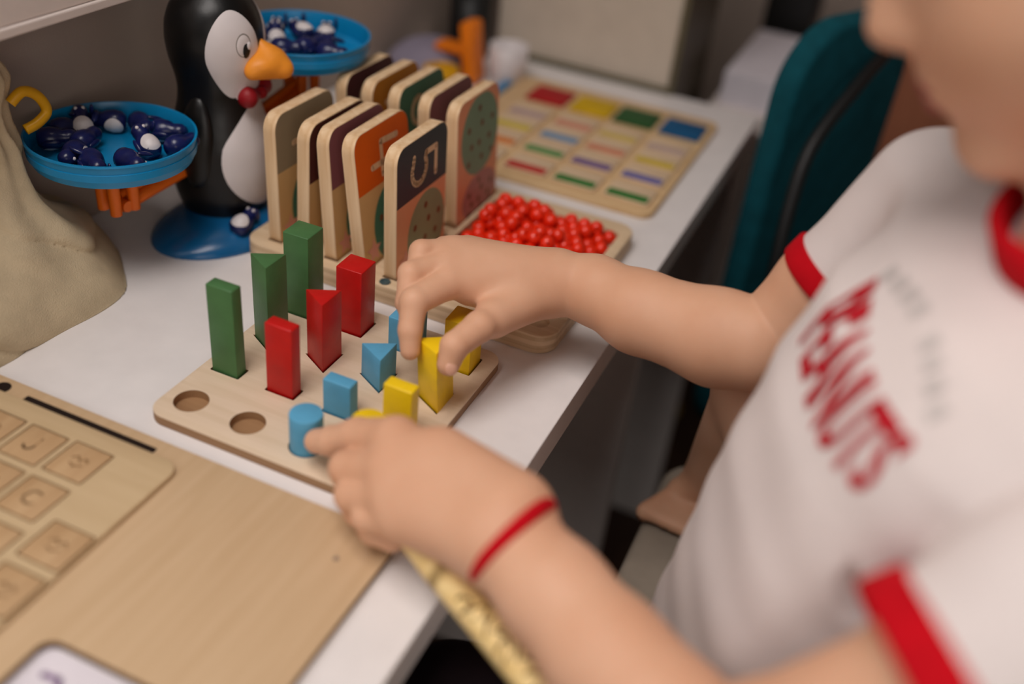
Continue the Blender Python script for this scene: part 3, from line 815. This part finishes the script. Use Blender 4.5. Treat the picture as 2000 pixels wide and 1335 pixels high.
for P_, r_ in fingers:
    fg = A.new(); fg.chain(P_, r_, 2.2)
    tot = Field.smin(tot, Field.smin(palm.F, fg.F, 5.0), 1.4)
A.F = tot
# knuckle dimples and web between thumb and index
bodyparts.append(A.mesh())
# --- near (left) arm and hand
B = Field((68, -205, 6), (492, -22, 235), 1.5)
WL = (226, -95, 58)
ml = [(148, -58, 56), (154, -73, 51), (162, -84, 45.5), (172, -91, 40)]
palm = B.new()
palm.chain([WL, (257, -112, 54.5), (287, -129, 51), (338, -158, 51)], [21.2, 22.6, 24.6, 28], 8)
uarm = B.new()
uarm.chain([(344, -159, 56), (381, -161, 97), (408, -150, 135), (452, -112, 186)], [27, 29, 32, 33], 9)
palm.F = Field.smin(palm.F, uarm.F, 2.0)
for c, r0, r1 in zip(ml, (17, 18, 17, 15), (11.5, 11.2, 10.6, 9.6)):
    palm.cone((WL[0]-6, WL[1]+2, WL[2]-2), c, r0, r1, 12)
palm.cone((205, -84, 46), (176, -76, 40), 15, 12, 9)
palm.cone((222, -83, 64), (176, -61, 60), 19, 14, 10)
fingers = [([ml[0], (121, -50, 42), (105, -48.5, 30), (93.0, -46.0, 23.0)], [12.0, 9.6, 8.3, 7.0]),
           ([ml[1], (126, -69, 36), (129, -69, 22), (141, -71, 17.5)], [11.4, 9.2, 7.6, 6.4]),
           ([ml[2], (136, -80, 31), (139, -79, 20), (151, -79, 17)], [10.8, 9.0, 7.4, 6.2]),
           ([ml[3], (150, -88, 29.5), (152, -87, 20), (163, -86, 17)], [9.8, 8.2, 6.8, 5.8]),
           ([(205, -80, 40), (184, -66, 32), (163, -60, 27), (146, -60, 25)], [13, 10, 8.6, 7.0])]
tot = palm.F.copy()
for P_, r_ in fingers:
    fg = B.new(); fg.chain(P_, r_, 2.5)
    tot = Field.smin(tot, Field.smin(palm.F, fg.F, 6.0), 1.8)
B.F = tot
bodyparts.append(B.mesh())
# --- head and neck; head frame: forward, side, up
HC = Vector((373, 24, 367)); TH = R(34); YW = R(13)
hf = Vector((-math.cos(TH)*math.cos(YW), -math.cos(TH)*math.sin(YW), -math.sin(TH)))
hs = Vector((math.sin(YW), -math.cos(YW), 0)); hu = hf.cross(hs)
if hu.z < 0: hu = -hu
HM = Matrix((hf, hs, hu)).transposed()
def H(a, b, c): return tuple(HC + hf*a + hs*b + hu*c)
Hd = Field((255, -110, 170), (525, 160, 490), 2.2)
Hd.ell(H(-10, 0, 22), (90, 73, 80), 4, HM)
Hd.ell(H(40, 0, -42), (50, 54, 64), 22, HM)
Hd.ell(H(70, 0, -95), (15, 22, 14), 16, HM)
for q in (-1, 1):
    Hd.ell(H(46, 31*q, -40), (27, 24, 26), 16, HM)
    Hd.ell(H(-8, 74*q, -12), (15, 7, 25), 5, HM)
    Hd.ell(H(84, 30*q, 2), (13, 15, 9), 8, HM, sub=True)
    Hd.ell(H(85, 9*q, -37), (8, 7, 7), 5, HM)
Hd.cone(H(80, 0, 2), H(93, 0, -33), 6.5, 9.5, 9)
Hd.ell(H(79, 0, -62), (10, 19, 11), 8, HM)
Hd.cone((426, 14, 300), (428, 0, 200), 40, 40, 18)
bodyparts.append(Hd.mesh())
# --- torso core and legs
Tq = Field((230, -150, -165), (500, 250, 245), 3.0)
Tq.cone((430, 0, 198), (406, -10, 120), 33, 60, 14).cone((406, -10, 120), (400, -18, -72), 60, 66, 14)
Tq.cone((398, 62, -98), (304, 176, 0), 44, 33, 14).cone((304, 176, 0), (284, 206, -112), 32, 20, 10)
Tq.cone((284, 206, -122), (268, 200, -134), 17, 13, 8)
for i in range(5):
    Tq.cone((268+5.5*i, 202-1.5*i, -136), (247+8*i, 172-1*i, -141), 8.5 if i else 10, 6.0 if i else 7.5, 1.5)
bodyparts.append(Tq.mesh())
Lq = Field((150, -150, -600), (420, -20, -60), 3.6)
Lq.cone((395, -75, -98), (215, -82, -105), 46, 36, 10).cone((215, -82, -105), (225, -90, -380), 34, 24, 10).cone((225, -90, -380), (230, -92, -570), 26, 19, 10)
Lq.cone((232, -92, -578), (150, -95, -588), 20, 12, 8)
bodyparts.append(Lq.mesh())
person = obj('person', join(*bodyparts), SKIN, smooth=True)
tag(person, 'child in a white T-shirt with red trim placing pegs on the sorting board', 'person')
# nails, lips, eyes, hair
for c, d in (((138.6, 25.0, 45.6), (0.60, -0.70, 0.30)),):
    q = Vector(d).to_track_quat('Z', 'Y').to_matrix()
    obj('nail', ball(c, (3.8, 4.4, 1.3), 14, 8, q), NAIL, person, smooth=True)
obj('lips', join(ball(H(87, 0, -60), (4.5, 15, 4.0), 16, 10, HM), ball(H(86, 0, -68), (5, 13, 4.5), 16, 10, HM)), LIP, person, smooth=True)
for q in (-1, 1):
    e = obj('eye', ball(H(70, 30*q, 2), 11, 18, 12), WHITEP, person, smooth=True)
    obj('iris', ball(H(79.5, 30*q, 0), (2.2, 5, 5), 14, 10, HM), HAIR, e, smooth=True)
    obj('eyebrow', tube(smooth_path([H(83, 16*q, 19), H(82, 30*q, 23), H(72, 46*q, 18)], 4), 2.4, 8), HAIR, person, smooth=True)
Hh = Field((250, -110, 230), (520, 160, 500), 2.6)
Hh.ell(H(-16, 0, 30), (94, 79, 84), 4, HM); Hh.ell(H(60, 0, -40), (78, 90, 88), 8, HM, sub=True); Hh.ell(H(0, 0, -105), (130, 120, 70), 8, HM, sub=True)
obj('hair', Hh.mesh(), HAIR, person, smooth=True)
# --- shirt
G = Field((270, -210, -95), (540, 200, 262), 2.4)
zk = [-95, -40, 40, 90, 130, 170, 195, 215, 232, 262]
fr = [282, 287, 296, 303, 311, 324, 346, 380, 398, 408]          # x of the shirt front at each height
aa = [88, 89, 90, 88, 84, 78, 68, 50, 36, 24]
by = [96, 93, 88, 86, 92, 106, 108, 82, 46, 26]
CA, SA = math.cos(R(21)), math.sin(R(21))
cx = [f0 + ((p*CA)**1.4545+(q*SA)**1.4545)**0.6875 for f0, p, q in zip(fr, aa, by)]
cyk = [-24, -24, -22, -18, -14, -10, -8, -6, -4, -2]
s_, X, Y, Z = G.sl((270, -210, -95), (540, 200, 262), 0)
zz = G.lo[2]+G.h*np.arange(G.n[2])
f_ = lambda q: np.interp(zz, zk, q)[None, None, :]
ca, sa = CA, SA
xr, yr = X-f_(cx), Y-f_(cyk)
xl, yl = xr*ca+yr*sa, -xr*sa+yr*ca
ee = (np.abs(xl)/f_(aa))**3.2+(np.abs(yl)/f_(by))**3.2
dd = (ee**(1/3.2)-1)*np.minimum(f_(aa), f_(by))
G.put(s_, dd.astype(np.float32), 0)
def sleeve(P_, r_, k): G.chain(P_, r_, k)
G.cone((400, 70, 184), (362, 134, 174), 38, 36, 34); G.cone((362, 134, 174), (330, 127, 116), 36, 34, 12)
G.cone((446, -66, 188), (456, -114, 184), 40, 42, 14); G.cone((456, -112, 186), (393, -155, 118), 42, 42, 3)
s_, X, Y, Z = G.sl((270, -210, -95), (540, 200, 262), 0)
wr = 0.8*np.sin(0.07*X+0.05*Y+0.10*Z)*np.sin(0.045*Y-0.05*Z+0.6)
armp = 11*np.exp(-((Y+112-0.3*(X-380)+0.2*(Z-80))/12)**2)*np.clip((170-Z)/60, 0, 1)*np.clip((Z+40)/60, 0, 1)
G.F += (wr+armp).astype(np.float32)
# cut the sleeves square at their hems and hollow the cuffs
def hem(p, d):
    p = Vector(p); d = Vector(d).normalized(); return p, d
def plane_cut(Fd, p, d, rad, box_lo, box_hi):
    s_, X, Y, Z = Fd.sl(box_lo, box_hi, 0)
    q = (X-p[0])*d[0]+(Y-p[1])*d[1]+(Z-p[2])*d[2]
    rr = np.sqrt((X-p[0])**2+(Y-p[1])**2+(Z-p[2])**2)
    cutm = np.maximum(q, rr-rad)                      # keep q > 0 side removed inside a ball
    Fd.F[s_] = np.maximum(Fd.F[s_], -np.maximum(-q, rr-rad)) if False else np.where(rr < rad, np.maximum(Fd.F[s_], q), Fd.F[s_])
farH, farD = Vector((327, 126, 112)), Vector((-0.46, -0.13, -0.87)).normalized()
nearH, nearD = Vector((396, -154, 121)), Vector((-0.72, -0.42, -0.55)).normalized()
plane_cut(G, farH, farD, 52, (270, 50, 40), (380, 200, 170))
plane_cut(G, nearH, nearD, 60, (310, -210, 40), (450, -90, 190))
v, f = G.mesh()
shirt = obj('shirt', (v, f), SHIRT, person, smooth=True); tag(shirt, 'white T-shirt with red lettering')
BV = BVHTree.FromPolygons([Vector(a) for a in v], f)
def ring(c, d, r_, th_, wd_, n=44):
    d = Vector(d).normalized(); a = d.orthogonal().normalized(); b = d.cross(a)
    prof = [(r_, -wd_), (r_+th_, -wd_*.8), (r_+th_, wd_*.8), (r_, wd_), (r_-2.5, wd_), (r_-2.5, -wd_)]
    v_, f_2 = [], []
    for i in range(n):
        t = 2*math.pi*i/n; o_ = a*math.cos(t)+b*math.sin(t)
        for rr, zz_ in prof: v_.append(tuple(Vector(c)+o_*rr+d*zz_))
    m_ = len(prof)
    for i in range(n):
        for k in range(m_): f_2.append((i*m_+k, i*m_+(k+1) % m_, ((i+1) % n)*m_+(k+1) % m_, ((i+1) % n)*m_+k))
    return v_, f_2
obj('sleeve_trim', ring(farH-farD*4, farD, 34.2, 1.4, 7), REDC, shirt, smooth=True)
obj('sleeve_trim', ring(nearH-nearD*5, nearD, 42.5, 1.6, 9), REDC, shirt, smooth=True)
obj('collar', ring((425, 0, 241), (-0.45, -0.14, 0.88), 50, 3, 12), REDC, shirt, smooth=True)
# lettering laid on the chest: chest frame (u runs across the chest, w runs up the chest)
NCH = Vector((-CA, -SA, 0)); TCH = Vector((SA, -CA, 0))       # outward from the chest, and across it towards the near side
def chest(u, z):
    """point of the shirt front: u mm across the chest from its middle line, at height z"""
    o_ = Vector((398, -8, z)) + NCH*220 + TCH*u
    h_, n_2, i_, d_ = BV.ray_cast(o_, -NCH)
    return (h_ + NCH*0.8 + Vector((0, 0, 0.5))) if h_ else None
def chest_text(txt, y0, y1, z_at, hgt, stretchy=1.0):
    cu = bpy.data.curves.new('lettering', 'FONT'); cu.body = txt; cu.resolution_u = 3; cu.offset = 0.03
    to = bpy.data.objects.new('tmp', cu); C.objects.link(to); bpy.context.view_layer.update()
    me = bpy.data.meshes.new_from_object(to.evaluated_get(bpy.context.evaluated_depsgraph_get()))
    bpy.data.objects.remove(to)
    bm = bmesh.new(); bm.from_mesh(me); bpy.data.meshes.remove(me)
    bmesh.ops.triangulate(bm, faces=bm.faces)
    xs = [q.co.x for q in bm.verts]; ys = [q.co.y for q in bm.verts]
    x0_, x1_, yy0, yy1 = min(xs), max(xs), min(ys), max(ys)
    for _ in range(2):
        bmesh.ops.subdivide_edges(bm, edges=[e for e in bm.edges if e.calc_length() > 0.10], cuts=1)
        bmesh.ops.triangulate(bm, faces=bm.faces)
    v_, f_2 = bm_out(bm); out = []
    for a in v_:
        t = (a[0]-x0_)/(x1_-x0_); h_ = (a[1]-yy0)/(yy1-yy0)
        y = y0+(y1-y0)*t; z = z_at(t)+hgt*h_*(1-0.30*t)
        p = chest(y, z); out.append(tuple(p) if p else (300, y, z))
    return out, f_2
obj('lettering', chest_text('PEANUTS', -33, 68, lambda t: 148-6*math.sin(math.pi*t), 38), REDPRINT, shirt)
for k in range(9):
    t = k/8.0; y = -30+88*t
    if 3.4 < k < 4.6: continue
    z = 186+6*math.sin(math.pi*t)-6*t
    pts = [chest(y+q, z+zq) for q, zq in ((-3, 0), (3, 0), (3, 6), (-3, 6))]
    if all(pts): obj('faint_mark', ([tuple(p) for p in pts], [(0, 1, 2, 3)]), GREYINK, shirt)
# shorts
Sh = Field((150, -150, -160), (500, 190, -60), 3.0)
Sh.ell((398, -15, -100), (92, 118, 48), 8).cone((395, -75, -98), (205, -82, -105), 50, 42, 10).cone((398, 62, -98), (346, 126, -42), 50, 44, 10)
obj('shorts', Sh.mesh(), SHORTS, person, smooth=True)
# bracelet
bc, bd_ = Vector((229, -95.5, 59)), Vector((0.74, -0.22, -0.26)).normalized()
a_ = bd_.orthogonal().normalized(); b_ = bd_.cross(a_)
obj('bracelet', tube([tuple(bc+(a_*math.cos(t)+b_*math.sin(t))*23.0) for t in [2*math.pi*i/40 for i in range(40)]], 3.6, 10, closed=True), REDC, person, smooth=True)
# ------------------------------------------------------------------ bamboo stick held in the near hand
p0, p1 = Vector((160, -79, 27)), Vector((330, -175, 24)); pd = (p1-p0).normalized()
pv = smooth_path([p0, p0+pd*4, p0+pd*30, p0+pd*50, p0+pd*54, p1], 5)
stick = obj('bamboo_stick', tube(pv, [5.6 + 2.8*min(1, i/12) for i in range(len(pv))], 18), BAMBOO, smooth=True)
tag(stick, 'engraved bamboo stick held in the near hand over the desk edge', 'stick')
sx = pd; sy = Vector((0, 0, 1)).cross(sx).normalized()
vw = (Vector(CAM)-p0).normalized()
rr = random.Random(3); marks = []
for i in range(13):
    s0 = 64+6.2*i
    for k in range(2):
        q0, q1 = rr.uniform(20, 110), rr.uniform(20, 110)
        pts = []
        for j in range(5):
            t = j/4; ang = R(q0+(q1-q0)*t); nrm = sy*-math.cos(ang)+Vector((0, 0, 1))*math.sin(ang)
            pts.append(tuple(p0+sx*(s0+5*t*(1 if k else .3)) + nrm*8.42))
        marks.append(tube(pts, 0.7, 6))
obj('engraving', join(*marks), BURN, stick)
